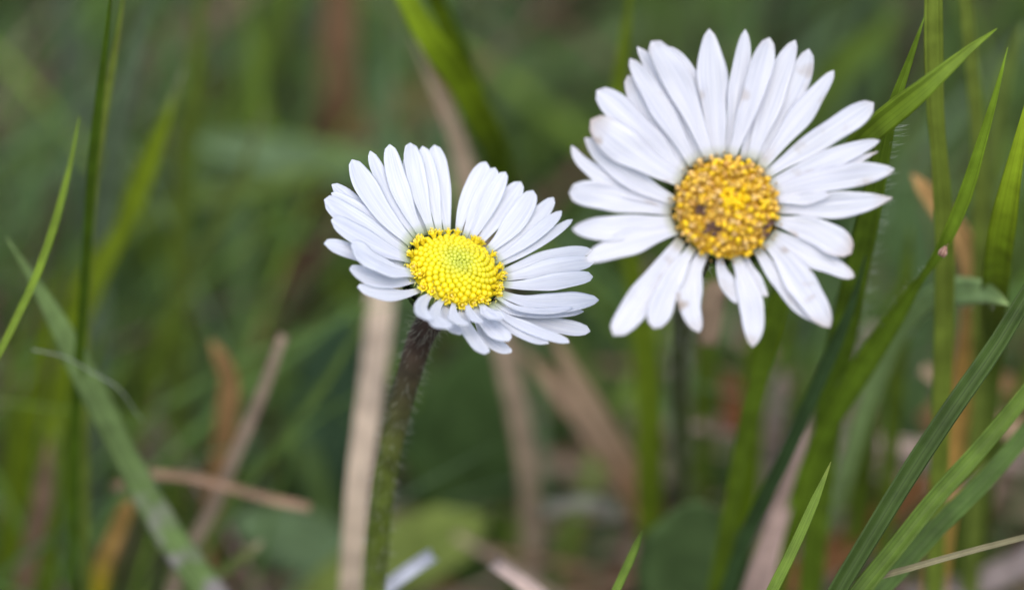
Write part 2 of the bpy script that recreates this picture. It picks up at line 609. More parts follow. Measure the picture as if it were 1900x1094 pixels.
def petal_mesh(dz, base, mid, tip, w, e, z0, curl, roll, shape, seed):
    rnd = random.Random(seed)
    B, Mp, T = Vector((*base, 0)), Vector((*mid, 0)), Vector((*tip, 0))
    cpx = Vector((*dz.cpx, 0))
    B0 = B + (cpx - B) * 0.10
    n = 22
    pix = catmull([B0, B.lerp(Mp, 0.5) + (Mp - (B + T) / 2) * 0.25, Mp, Mp.lerp(T, 0.55) + (Mp - (B + T) / 2) * 0.22, T], n)
    line = [dz.on_cone(p.x, p.y, e, z0, curl) for p in pix]
    # tip droop or lift along the daisy's own axis does not move the outline much
    us = [0, 0.07, 0.18, 0.3, 0.42, 0.5, 0.58, 0.7, 0.82, 0.93, 1.0]
    K = len(us)
    R = 2 * K - 2
    V, U, F = [], [], []
    cup = rnd.uniform(0.0, 0.13)
    groove = rnd.uniform(0.022, 0.045)
    skew = rnd.uniform(-0.10, 0.10)
    notch = rnd.choice([0, 0, 0.03, 0.05, 0.08])
    for i, p in enumerate(line):
        t = (line[min(i + 1, n)] - line[max(i - 1, 0)]).normalized()
        view = (CAM - p).normalized()
        rad = (p - dz.c); rad = rad - dz.n * rad.dot(dz.n)
        # surface normal of the cup here
        nn = (dz.n - rad.normalized() * math.tan(e) * 0.9).normalized()
        nn = (nn - t * nn.dot(t)).normalized()
        side = t.cross(nn).normalized()
        v = i / n
        rr = roll * smooth01(v * 1.6)
        s2 = side * math.cos(rr) + nn * math.sin(rr)
        n2 = nn * math.cos(rr) - side * math.sin(rr)
        # foreshortening of the width as the lens sees it
        ti = (t - view * t.dot(view))
        ti.normalize()
        perp = view.cross(ti)
        f = max(0.5, abs(s2.dot(perp)))
        wm = w * dz.widen * (1.17 if (dz.wave < 0.1 and base[1] < 482) else 1.0) * PX * ((p - CAM).dot(FWD) / DIST) / f
        prof = dz.claw + (1 - dz.claw) * smooth01(v / 0.60)
        if shape == 'point':
            if v > 0.60: prof *= max(0.0, 1 - ((v - 0.60) / 0.40) ** 1.6)
        elif shape == 'blunt':
            if v > 0.74: prof *= max(0.0, 1 - ((v - 0.74) / 0.26) ** 2.3) ** 0.52
        else:
            if v > dz.tip: prof *= max(0.0, 1 - ((v - dz.tip) / (1 - dz.tip)) ** 2.0) ** dz.pw
        hw = max(wm * 0.5 * prof * (1 + 0.35 * dz.wave * math.sin(v * 13 + seed * 2.3)), 0.00004)
        row = []
        for u in us:
            x = (u - 0.5) * 2
            z = cup * hw * (x * x - 0.3)
            z -= groove * hw * 2.0 * (math.exp(-((x - 0.36) / 0.16) ** 2) + math.exp(-((x + 0.36) / 0.16) ** 2)) * smooth01(v * 3)
            z += dz.wave * hw * (math.sin(v * 9 + seed) * x + 0.6 * math.sin(v * 15 + x * 2.5 + seed * 1.7) * abs(x))
            q = p + s2 * (x * hw + skew * hw * v) + n2 * z
            if i == n or i == n - 1:
                q = q - t * (notch * hw * 2 * math.cos(x * 9))
            row.append(q)
        th = 0.00011 if v < 0.95 else 0.00006
        back = [row[k] - n2 * th for k in range(K - 2, 0, -1)]
        V += row + back
        U += [(u, v) for u in us] + [(us[k], v) for k in range(K - 2, 0, -1)]
    for i in range(n):
        for k in range(R):
            a, b2 = i * R + k, i * R + (k + 1) % R
            F.append((a, b2, b2 + R, a + R))
    F.append(tuple(range(R - 1, -1, -1)))
    F.append(tuple(n * R + k for k in range(R)))
    mb = MB()
    mb.add(V, F, U, (1, 1, 1))
    return mb

def dome_point(dz, r, ang, sink=0.0):
    x = r / dz.R
    z = dz.dome(x)
    dzdx = (dz.dome(min(1, x + 0.01)) - dz.dome(max(0, x - 0.01))) / (0.02 * dz.R)
    rad = dz.a * math.cos(ang) + dz.b * math.sin(ang)
    nn = (dz.n - rad * dzdx).normalized()
    return dz.c + rad * r + dz.n * (z - sink), nn, rad

def bud(mb, p, nn, rx, rz, tint, tipt=None, sph=SPH):
    a = nn.orthogonal().normalized(); b = nn.cross(a)
    V = [p + a * (x * rx) + b * (y * rx) + nn * (z * rz) for x, y, z in sph[0]]
    T = []
    for x, y, z in sph[0]:
        k = smooth01((z - 0.55) / 0.4)
        c = Vector(tint).lerp(Vector(tipt), k) if tipt is not None else Vector(tint)
        T.append(tuple(c))
    mb.add(V, sph[1], None, T)

def open_floret(mb, p, nn, s, tint, rnd, column=True):
    """five-lobed yellow tube with a stamen column and split stigma"""
    a = nn.orthogonal().normalized(); b = nn.cross(a)
    seg = 20
    ph = rnd.random() * 6.28
    V, T = [], []
    prof = [(0.45, -0.6), (0.62, 0.2), (0.86, 0.75), (1.2, 1.15), (1.02, 1.1), (0.62, 0.55)]
    for j, (r, z) in enumerate(prof):
        for k in range(seg):
            an = 2 * math.pi * k / seg
            lobe = 0.5 + 0.5 * math.cos(5 * an + ph)
            rr = r * (1 + (0.30 * (lobe - 0.5) if j in (3, 4) else 0))
            zz = z + (0.75 * (lobe - 0.6) if j in (3, 4) else 0)
            V.append(p + (a * math.cos(an) + b * math.sin(an)) * rr * s + nn * zz * s)
            f = 0.9 if j == 5 else (1.08 if j >= 3 else 0.95)
            T.append(tuple(Vector(tint) * f))
    F = []
    for j in range(len(prof) - 1):
        for k in range(seg):
            k2 = (k + 1) % seg
            F.append((j * seg + k, j * seg + k2, (j + 1) * seg + k2, (j + 1) * seg + k))
    mb.add(V, F, None, T)
    if column:
        ln = [p + nn * s * z for z in (0.2, 0.8, 1.3, 1.55)]
        tube(mb, ln, [s * 0.34, s * 0.38, s * 0.36, s * 0.2], [tuple(Vector(tint) * 0.95)] * 4, seg=8)
        for k in range(3):
            an = rnd.random() * 6.28
            q = p + nn * s * rnd.uniform(1.5, 1.8) + (a * math.cos(an) + b * math.sin(an)) * s * 0.28
            bud(mb, q, nn, s * 0.24, s * 0.24, tuple(lin((250, 224, 120))), sph=SPH_S)

def build_daisy(dz, petals, label, stem_px, stem_w, stem_tints, seed, e0, kind):
    rnd = random.Random(seed)
    # stem line first: it tells where the daisy stands
    top = dz.c - dz.n * 0.0030
    P = [top, dz.c - dz.n * 0.0048]
    for (x, y, Y) in stem_px:
        P.append(at_y(x, y, Y))
    last = P[-1]; prev = P[-2]
    d = (last - prev).normalized()
    P.append(Vector((last.x + d.x * last.z * 0.15, last.y + 0.002, -0.002)))
    base = Vector((P[-1].x, P[-1].y, 0))
    root = empty('daisy', base)
    tag(root, label, 'daisy', 'two white daisies')
    nl = 60
    line = catmull(P, nl)
    rad = [stem_w * 0.5 * PX * (1.15 - 0.15 * smooth01(i / 10)) for i in range(nl + 1)]
    tin = []
    zt = line[0].z
    for p in line:
        k = smooth01((zt - p.z - 0.004) / 0.020)
        tin.append(tuple(lin(stem_tints[0]).lerp(lin(stem_tints[1]), k)))
    mb = MB(); tube(mb, line, rad, tin, seg=18)
    stem = mb.build('stem', M_STEM, root)
    hb = MB()
    for _ in range(1600):
        v = rnd.random() ** 1.3
        k = min(int(v * nl), nl - 1)
        t = (line[k + 1] - line[k]).normalized()
        p = line[k].lerp(line[k + 1], v * nl - k)
        o = t.orthogonal().normalized()
        o = Matrix.Rotation(rnd.random() * 6.283, 3, t) @ o
        hair(hb, p + o * rad[k] * 0.95, (o + t * rnd.uniform(-0.2, 0.9)).normalized(), rnd.uniform(0.0003, 0.0010), 0.000016,
             tuple(lin((186, 186, 168))))
    stem['_o'] = tuple(base)
    h = hb.build('fine_hair', M_HAIR, stem, origin=None); h['kind'] = 'stuff'
    h.location = (0, 0, 0)
    del stem['_o']
    # receptacle: a green cup under the disc, with its ring of bracts
    mb = MB()
    seg = 28
    prof = [(0.25, -0.0042), (0.62, -0.0034), (0.88, -0.0019), (0.97, -0.0007), (0.90, -0.0003), (0.3, -0.0001)]
    V, T, F = [], [], []
    for r, z in prof:
        for k in range(seg):
            an = 2 * math.pi * k / seg
            V.append(dz.c + (dz.a * math.cos(an) + dz.b * math.sin(an)) * r * dz.R + dz.n * z)
            T.append(tuple(lin((110, 128, 60)) if z > -0.001 else lin((62, 80, 34))))
    for j in range(len(prof) - 1):
        for k in range(seg):
            k2 = (k + 1) % seg
            F.append((j * seg + k, j * seg + k2, (j + 1) * seg + k2, (j + 1) * seg + k))
    F.append(tuple((len(prof) - 1) * seg + k for k in range(seg)))
    mb.add(V, F, None, T)
    mb.build('receptacle', M_STEM, root)
    for k in range(13):
        an = 2 * math.pi * (k + 0.3 * rnd.random()) / 13
        rdir = dz.a * math.cos(an) + dz.b * math.sin(an)
        ln = [dz.c + rdir * (dz.R * r) + dz.n * z for r, z in
              ((0.35, -0.0043), (0.72, -0.0036), (0.98, -0.0023), (1.13, -0.0013), (1.25, -0.0010 + 0.0003 * rnd.random()))]
        ln = catmull(ln, 12)
        W = [0.0019 * min(1.0, 0.4 + i / 6) * min(1.0, (12.4 - i) / 5) ** 0.8 for i in range(13)]
        c = lin((66, 84, 36))
        mb = MB()
        ribbon(mb, ln, W, [tuple(c)] * 13, fold=-0.25, face=-dz.n + rdir, seed=k)
        mb.build('bract', M_LEAF, root)
    # ray florets
    for i, pt in enumerate(petals):
        base_, mid_, tip_, w = pt[:4]
        opt = pt[4] if len(pt) > 4 else {}
        e = e0 + math.radians(opt.get('e', 0.0) + rnd.uniform(-1.0, 1.0))
        lay = opt.get('lay', i % 2)
        z0 = (-0.00075 + 0.00020 * lay)
        e += math.radians(1.3 * lay)
        shape = opt.get('s', 'round' if rnd.random() < 0.7 else 'blunt')
        mb = petal_mesh(dz, base_, mid_, tip_, w, e, z0, opt.get('curl', 0.0), math.radians(opt.get('roll', rnd.uniform(-9, 9))), shape, seed * 100 + i)
        mat = {0: M_PETAL, 1: M_PETAL_OLD, 2: M_PETAL_BROWN}[opt.get('m', 0 if kind == 'fresh' else 1)]
        ob = mb.build('petal', mat, root)
        if opt.get('label'):
            ob['label'] = opt['label']
    # disc
    mb = MB()
    seg, rings = 40, 12
    V, T, F = [dz.c + dz.n * (dz.dome(0) - 0.0002)], [], []
    for j in range(1, rings + 1):
        for k in range(seg):
            p, nn, rd = dome_point(dz, dz.R * 0.97 * j / rings, 2 * math.pi * k / seg, 0.0002)
            V.append(p)
    F += [(0, 1 + k, 1 + (k + 1) % seg) for k in range(seg)]
    for j in range(rings - 1):
        for k in range(seg):
            k2 = (k + 1) % seg
            F.append((1 + j * seg + k, 1 + (j + 1) * seg + k, 1 + (j + 1) * seg + k2, 1 + j * seg + k2))
    base_t = lin((205, 190, 20)) if kind == 'fresh' else lin((228, 176, 40))
    mb.add(V, F, None, tuple(base_t))
    NF = 235 if kind == 'fresh' else 320
    pw = 0.65 if kind == 'fresh' else 0.54
    keep = []
    for k in range(NF):
        x = ((k + 0.5) / NF) ** pw
        ang = k * 2.399963 + rnd.uniform(-0.016, 0.016)
        keep.append((x, ang, k))
    subs = keep[-100:]
    def one(mbx, x, ang, k):
        jitter = 0.0 if kind == 'fresh' else 0.00008
        r = x * dz.R * 0.98
        p, nn, rd = dome_point(dz, r + rnd.gauss(0, jitter), ang + rnd.gauss(0, jitter / max(r, 0.0005)))
        if kind == 'fresh':
            c = lin((205, 212, 70)).lerp(lin((236, 224, 20)), smooth01((x - 0.10) / 0.5)) .lerp(lin((246, 222, 12)), smooth01((x - 0.6) / 0.4))
            c = c * rnd.uniform(0.93, 1.05)
            s = 0.63 * math.sqrt(2 * math.pi * dz.R ** 2 * pw * x ** (2 - 1 / pw) / NF) * rnd.uniform(0.90, 1.07)
            is_open = (x > 0.945) or (x > 0.86 and rnd.random() < 0.4)
            if is_open:
                lean = (nn + rd * rnd.uniform(0.1, 0.45)).normalized()
                open_floret(mbx, p + nn * 0.00006, lean, 0.00030 * rnd.uniform(0.85, 1.15), tuple(lin((255, 234, 50)) * rnd.uniform(0.92, 1.06)), rnd)
            else:
                bud(mbx, p - nn * s * 0.48, nn, s, s * 1.05, tuple(c), tuple(c * 1.04 + Vector((0.02, 0.02, 0.03))))  # paler tip tint: a small highlight put into each bud's colour
        else:
            # the yellow unopened eye sits right of and above the middle
            q = (p - dz.c)
            ex, ey = q.dot(RIGHT) / MM, q.dot(UP) / MM
            eye = math.hypot(ex - 0.55, ey - 0.55)
            brown = max(0, 1 - math.hypot(ex + 1.15, ey + 1.7) / 0.95) * rnd.uniform(0.5, 1.2) + 0.9 * max(0, 1 - math.hypot(ex - 3.5, ey + 1.9) / 1.5) \
                + 0.6 * max(0, 1 - math.hypot(ex + 2.0, ey + 0.2) / 0.9) * (rnd.random() < 0.6)
            if eye < 1.05 and rnd.random() < 0.75:
                s = 0.00026 * rnd.uniform(0.9, 1.1)
                bud(mbx, p + nn * s * 0.6, nn, s, s * 1.35, tuple(lin((244, 204, 16)) * rnd.uniform(0.92, 1.05)))
            elif brown > 0.35:
                s = 0.00022 * rnd.uniform(0.8, 1.2)
                bud(mbx, p + nn * s * rnd.uniform(-0.6, 0.3), (nn + Vector((rnd.gauss(0, .4), rnd.gauss(0, .4), rnd.gauss(0, .4)))).normalized(), s, s * 1.2,
                    tuple(lin((112, 84, 70)) * rnd.uniform(0.7, 1.2)))
            else:
                c = lin(rnd.choice([(236, 194, 56), (228, 186, 66), (240, 202, 40), (220, 178, 60), (222, 186, 112), (244, 208, 30), (208, 168, 96), (200, 154, 72), (228, 188, 84)])) * 1.08 * rnd.uniform(0.9, 1.05)
                lean = (nn + Vector((rnd.gauss(0, .25), rnd.gauss(0, .25), rnd.gauss(0, .25))) + rd * 0.25 * x).normalized()
                s = 0.000195 * rnd.uniform(0.8, 1.2)
                hgt = rnd.uniform(0.3, 1.5) * s
                if rnd.random() < 0.45:
                    open_floret(mbx, p + nn * hgt * 0.3, lean, s * 0.95, tuple(c * 0.95), rnd, column=True)
                else:
                    ln = [p - nn * s, p + lean * hgt * 0.6, p + lean * (hgt + s * 0.5)]
                    tube(mbx, ln, [s * 0.8, s * 0.75, s * 0.95], [tuple(c * 0.85), tuple(c * 0.92), tuple(c)], seg=8)
                    bud(mbx, p + lean * (hgt + s * 0.8), lean, s * 1.15, s * 1.0, tuple(c), tuple(c * 1.08))
    for x, ang, k in keep[:-100]:
        one(mb, x, ang, k)
    # pale stigmas of the ray florets, poking up round the rim
    for k in range(56):
        ang = 2 * math.pi * (k + rnd.random() * 0.6) / 56
        p, nn, rd = dome_point(dz, dz.R * rnd.uniform(1.01, 1.07), ang)
        q = dz.c + rd * dz.R * rnd.uniform(1.02, 1.12) + dz.n * rnd.uniform(-0.0001, 0.0003)
        cc = lin((226, 222, 130)) if kind == 'fresh' else lin((190, 160, 90))
        tube(mb, [q - dz.n * 0.0005, q], [0.00004] * 2, [tuple(cc)] * 2, seg=5)
        bud(mb, q, dz.n, 0.00008, 0.00009, tuple(cc), sph=SPH_S)
    disc = mb.build('disc', M_FLORET, root)
    disc['_o'] = tuple(base)
    for x, ang, k in subs:
        fb = MB()
        one(fb, x, ang, k)
        f = fb.build('floret', M_FLORET, disc)
        f.location = (0, 0, 0)
    del disc['_o']
    del root['_o']
    return root

# ---- front daisy (in focus): base, middle, tip in photo pixels, apparent width
PL = [
    ((829, 430), (821, 348), (806, 269), 29, {'lay': 0}),
    ((813, 429), (801, 342), (784, 271), 26, {'lay': 1}),
    ((798, 427), (776, 345), (761, 265), 31, {'lay': 2}),
    ((786, 429), (765, 355), (753, 290), 20, {'lay': 0}),
    ((777, 432), (742, 345), (723, 268), 32, {'lay': 2}),
    ((766, 436), (717, 350), (687, 280), 23, {'lay': 1}),
    ((757, 448), (693, 370), (653, 296), 37, {'lay': 2}),
    ((760, 442), (735, 405), (700, 350), 20, {'lay': 0}),
    ((753, 456), (676, 392), (616, 342), 24, {'lay': 0}),
    ((752, 460), (678, 402), (615, 358), 26, {'lay': 1}),
    ((751, 468), (669, 415), (602, 370), 36, {'lay': 2}),
    ((752, 480), (674, 442), (615, 408), 34, {'lay': 3}),
    ((755, 492), (678, 474), (602, 451), 30, {'lay': 1}),
    ((762, 508), (703, 488), (652, 455), 38, {'lay': 4, 'e': 3, 's': 'blunt'}),
    ((768, 520), (708, 519), (649, 499), 32, {'lay': 2}),
    ((779, 540), (721, 545), (664, 532), 25, {'lay': 1}),
    ((799, 548), (782, 567), (793, 593), 25, {'e': 10, 'lay': 2, 's': 'blunt'}),
    ((820, 560), (807, 586), (830, 609), 27, {'e': 8, 'lay': 3, 's': 'blunt'}),
    ((831, 563), (829, 590), (854, 620), 22, {'lay': 1, 'e': 3}),
    ((842, 566), (845, 588), (864, 603), 21, {'lay': 3, 'e': 7, 's': 'blunt'}),
    ((857, 569), (867, 610), (899, 656), 27, {'lay': 1}),
    ((868, 567), (876, 584), (890, 598), 17, {'lay': 3, 'e': 9}),
    ((884, 572), (911, 603), (944, 632), 33, {'lay': 2}),
    ((880, 573), (908, 626), (949, 653), 25, {'lay': 0, 'e': -3}),
    ((897, 571), (912, 582), (928, 592), 24, {'lay': 3, 'e': 9, 's': 'blunt'}),
    ((905, 572), (957, 612), (1018, 636), 17, {'lay': 1}),
    ((915, 571), (972, 604), (1056, 635), 21, {'lay': 2}),
    ((924, 566), (1022, 601), (1095, 614), 29, {'lay': 0, 'e': -3}),
    ((921, 566), (978, 582), (1083, 577), 15, {'lay': 1, 'roll': 12}),
    ((929, 556), (987, 576), (1062, 570), 13, {'lay': 3, 'roll': 14}),
    ((934, 549), (1014, 561), (1111, 556), 35, {'lay': 2}),
    ((938, 531), (1018, 525), (1100, 513), 31, {'lay': 2}),
    ((938, 519), (1016, 498), (1102, 486), 34, {'lay': 1}),
    ((936, 508), (1002, 480), (1098, 464), 28, {'lay': 0}),
    ((930, 494), (1010, 444), (1062, 407), 19, {'lay': 1}),
    ((924, 486), (999, 429), (1042, 391), 25, {'lay': 2}),
    ((916, 478), (983, 415), (1027, 366), 29, {'lay': 1}),
    ((908, 466), (957, 408), (989, 353), 36, {'lay': 2}),
    ((889, 453), (927, 396), (967, 337), 31, {'lay': 1}),
    ((874, 445), (904, 386), (938, 319), 29, {'lay': 2}),
    ((862, 438), (888, 375), (919, 311), 25, {'lay': 1}),
    ((849, 430), (869, 366), (902, 300), 29, {'lay': 0}),
]
def dome_fresh(x):
    return 0.00140 * (1 - x ** 2.4) - 0.00028 * math.exp(-(x / 0.22) ** 2)
dzL = Daisy((844, 501), 0.0, 89 * PX, math.radians(45), math.radians(23), dome_fresh)
dzL.cpx = (845, 497); dzL.claw, dzL.tip, dzL.widen = 0.37, 0.66, 1.0; dzL.pw = 0.50; dzL.wave = 0.05
build_daisy(dzL, PL, 'white daisy with a clean yellow-green centre seen from the side on a dark hairy stem',
            [(783, 620, 5), (757, 700, 5.5), (727, 820, 6), (706, 950, 7), (694, 1094, 8)], 46, ((74, 56, 50), (92, 106, 36)), 11, math.radians(20), 'fresh')

# ---- second daisy (nearer the lens, ageing)
PR = [
    ((1332, 284), (1324, 160), (1316, 54), 55, {'lay': 1}),
    ((1352, 282), (1373, 155), (1383, 55), 38, {'lay': 0}),
    ((1358, 284), (1398, 175), (1428, 70), 39, {'lay': 2, 's': 'blunt'}),
    ((1380, 288), (1405, 200), (1434, 116), 28, {'lay': 0}),
    ((1398, 290), (1436, 173), (1476, 75), 46, {'lay': 1}),
    ((1411, 293), (1472, 168), (1501, 91), 38, {'lay': 0}),
    ((1418, 304), (1489, 208), (1547, 131), 41, {'lay': 2}),
    ((1423, 322), (1526, 254), (1621, 191), 42, {'lay': 1}),
    ((1432, 339), (1530, 300), (1632, 261), 36, {'lay': 1, 'm': 1}),
    ((1432, 345), (1530, 318), (1629, 281), 22, {'lay': 0, 'm': 2, 's': 'point', 'label': 'narrow brown shrivelled petal'}),
    ((1438, 356), (1546, 330), (1659, 314), 47, {'lay': 2, 'm': 1}),
    ((1442, 368), (1491, 368), (1540, 360), 25, {'lay': 3}),
    ((1446, 387), (1545, 381), (1656, 367), 46, {'lay': 1, 's': 'point', 'm': 2, 'label': 'petal drawn out to a dry brown point'}),
    ((1446, 411), (1520, 433), (1580, 470), 50, {'lay': 2, 'm': 2, 's': 'blunt'}),
    ((1442, 436), (1511, 475), (1585, 514), 42, {'lay': 1, 'm': 2}),
    ((1429, 449), (1484, 520), (1540, 607), 56, {'lay': 2, 'm': 2}),
    ((1409, 468), (1456, 530), (1526, 602), 38, {'lay': 1, 'm': 1}),
    ((1386, 485), (1405, 522), (1424, 550), 22, {'lay': 0, 'm': 2}),
    ((1367, 484), (1392, 562), (1396, 643), 46, {'lay': 2, 'm': 1}),
    ((1333, 485), (1347, 520), (1366, 562), 28, {'lay': 1}),
    ((1304, 473), (1279, 545), (1298, 616), 46, {'lay': 1, 'm': 2}),
    ((1279, 466), (1244, 528), (1213, 609), 42, {'lay': 2, 'm': 1, 's': 'blunt'}),
    ((1256, 450), (1196, 546), (1138, 622), 48, {'lay': 1, 'm': 1}),
    ((1247, 430), (1166, 452), (1086, 484), 46, {'lay': 2, 'm': 1}),
    ((1240, 412), (1149, 422), (1062, 425), 48, {'lay': 1, 'm': 1}),
    ((1236, 390), (1136, 368), (1056, 358), 48, {'lay': 0, 'm': 1}),
    ((1244, 374), (1157, 318), (1085, 256), 46, {'lay': 1, 'm': 1}),
    ((1256, 332), (1165, 276), (1096, 222), 58, {'lay': 3, 'm': 2, 's': 'blunt', 'label': 'broad petal with a browned tip'}),
    ((1238, 383), (1110, 323), (1061, 270), 34, {'lay': 0}),
    ((1264, 318), (1176, 230), (1107, 168), 47, {'lay': 1, 'm': 1}),
    ((1268, 305), (1205, 220), (1165, 140), 38, {'lay': 0, 'm': 2}),
    ((1282, 298), (1228, 200), (1169, 109), 42, {'lay': 2, 'm': 1}),
    ((1295, 292), (1247, 180), (1182, 87), 38, {'lay': 1}),
    ((1314, 287), (1264, 168), (1208, 77), 46, {'lay': 3}),
    ((1318, 284), (1282, 160), (1237, 86), 46, {'lay': 0, 'm': 1}),
]
def dome_old(x):
    return 0.0019 * math.sqrt(max(0.0, 1 - 0.93 * x * x)) - 0.0005
dzR = Daisy((1347, 386), -9.5, 96 * PX * 340.5 / 350, math.radians(14), math.radians(20), dome_old)
dzR.cpx = (1347, 386); dzR.claw, dzR.tip, dzR.widen = 0.40, 0.44, 1.09; dzR.pw = 0.58; dzR.wave = 0.15
build_daisy(dzR, PR, 'fully open white daisy facing the lens, deep amber centre and browned petal tips',
            [(1290, 500, 5), (1266, 610, 22), (1262, 740, 36), (1268, 880, 44), (1276, 1000, 48)], 40, ((84, 84, 52), (80, 92, 44)), 23, math.radians(10), 'old')

# ------------------------------------------------------------------ traced grass, straws and leaves
GG, GD, GL = 'green grass blades among the daisies', 'dry grass among the daisies', 'broad leaves low in the grass'
